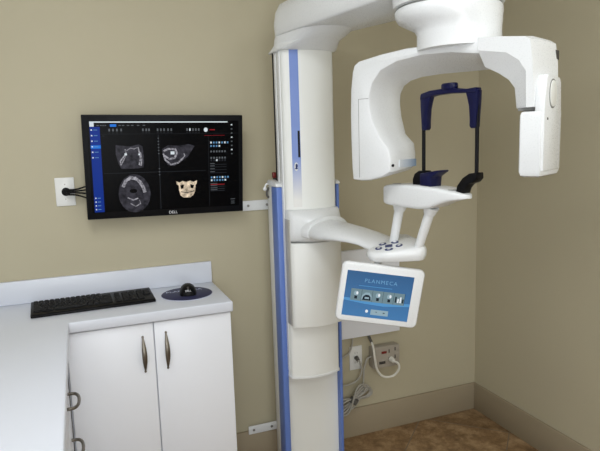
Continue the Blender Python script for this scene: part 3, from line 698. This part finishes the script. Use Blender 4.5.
b = BM(); cyl(b, wp(1.428, .0545, .405), wp(1.430, .082, .400), .014, .011, 16, bev=.002); obj('plug', b, M['cordw'], cd)
b = tube(BM(), catmull([wp(1.430, .081, .400), wp(1.445, .098, .392), wp(1.452, .095, .36), wp(1.425, .085, .325), wp(1.375, .075, .325), wp(1.340, .072, .365), wp(1.326, .072, .43), wp(1.322, .064, .485), wp(1.322, .045, .508)], 10), .0058, 10); obj('cord', b, M['cordw'], cd)
b = tube(BM(), catmull([wp(1.322, .047, .506), wp(1.322, .034, .516), wp(1.322, .022, .527), wp(1.322, .017, .5365)], 8), .0075, 10); obj('cord_sleeve', b, M['cordd'], cd, 'dark sleeve on the cord')
oc = empty('outlet_cord', wp(1.2525, .009, .447), 'grey cord hanging from the white wall outlet towards the column', 'cord')
b = BM(); cyl(b, wp(1.2525, .0085, .425), wp(1.2525, .034, .418), .012, .009, 14, bev=.002); obj('plug', b, M['cordd'], oc)
b = tube(BM(), catmull([wp(1.2525, .033, .419), wp(1.262, .044, .40), wp(1.266, .042, .36), wp(1.245, .038, .318), wp(1.195, .036, .300), wp(1.12, .05, .305), wp(1.05, .07, .31)], 10), .0048, 8); obj('cord', b, M['cordg'], oc)
b = tube(BM(), catmull([wp(1.225, .020, .555), wp(1.226, .022, .51), wp(1.205, .024, .462), wp(1.15, .03, .437), wp(1.08, .05, .43), wp(1.04, .08, .43)], 10), .0042, 8)
obj('drooping_cord', b, M['cordg'], None, 'thin pale cord from under the white box curving behind the column', 'cord', loc=wp(1.225, .02, .537))
ac = empty('adapter_cord', wp(1.329, .03, .425), 'grey cord from the surge adapter, its slack tied in a looped bundle above the baseboard', 'cord')
b = tube(BM(), catmull([wp(1.3275, .03, .425), wp(1.300, .035, .415), wp(1.283, .034, .36), wp(1.278, .034, .29), wp(1.262, .036, .235), wp(1.235, .04, .19), wp(1.19, .05, .17), wp(1.13, .06, .165)], 10), .0048, 8)
obj('cord', b, M['cordg'], ac)
# coiled bundle: long flat loops tied in the middle
b = BM(); rnd = random.Random(3)
for i in range(5):
    P = []; cx, cz = 1.215, .215
    tilt_ = math.radians(10+8*i); lx, lz = .118-.006*i, .030+.008*(i % 3)
    for k in range(33):
        t = 2*PI*k/32; x, z = lx*math.cos(t), lz*math.sin(2*t)*.75+.004*i
        P.append(wp(cx+x*math.cos(tilt_)-z*math.sin(tilt_), .030+.007*i+.008*math.sin(t), cz+x*math.sin(tilt_)+z*math.cos(tilt_)))
    tube(b, P, .0046, 8)
obj('coil', b, M['cordg'], ac)
b = BM(); cyl(b, wp(1.207, .047, .203), wp(1.223, .047, .227), .022, seg=14); obj('tie', b, M['cordd'], ac, 'dark tie round the bundle')

# ------------------------------------------------------------------ light
def area(name, loc, sx, sy, power, col=(1, .95, .88), rot=(0, 0, 0)):
    l = bpy.data.lights.new(name, 'AREA'); l.shape = 'RECTANGLE'; l.size = sx; l.size_y = sy; l.energy = power; l.color = col
    o = bpy.data.objects.new(name, l); C.objects.link(o); o.location = loc; o.rotation_euler = rot; return o
area('ceiling_lamp', (-.1, -1.7, ZC-.01), .6, 1.2, 13.5, (.95, .975, 1))
area('ceiling_lamp', (1.3, -2.2, ZC-.01), .6, 1.2, 9, (.95, .975, 1))
area('ceiling_lamp', (.1, -3.3, ZC-.01), 1.2, .6, 10, (.95, .975, 1))  # unseen lamp behind the camera, added as fill
area('front_fill', (-.05, YF+.02, 1.35), 1.3, 1.6, 27, (.92, .965, 1), (PI/2, 0, 0))  # unseen fill light, added behind the camera to brighten room-facing surfaces
w = bpy.data.worlds.new('world'); bpy.context.scene.world = w; w.use_nodes = True
w.node_tree.nodes['Background'].inputs['Color'].default_value = (.05, .05, .05, 1)

# ------------------------------------------------------------------ camera
cam = bpy.data.cameras.new('camera'); co = bpy.data.objects.new('camera', cam); C.objects.link(co)
f, yaw, pit_, rol = 573.31, .367, .145, -.0309
cy_, sy_ = math.cos(yaw), math.sin(yaw)
fw = Vector((sy_*math.cos(pit_), cy_*math.cos(pit_), -math.sin(pit_))); r0 = Vector((cy_, -sy_, 0)); u0 = r0.cross(fw)
r_ = r0*math.cos(rol)+u0*math.sin(rol); u_ = u0*math.cos(rol)-r0*math.sin(rol)
co.matrix_world = Matrix(((r_.x, u_.x, -fw.x, 0), (r_.y, u_.y, -fw.y, -2.5263), (r_.z, u_.z, -fw.z, 1.5235), (0, 0, 0, 1)))
cam.sensor_width = 36; cam.sensor_fit = 'HORIZONTAL'; cam.lens = f*36/600; cam.clip_start = .02
sc = bpy.context.scene; sc.camera = co
sc.view_settings.view_transform = 'Standard'; sc.view_settings.look = 'None'; sc.view_settings.gamma = 1; sc.view_settings.use_curve_mapping = False
sc.view_settings.exposure = 0.08
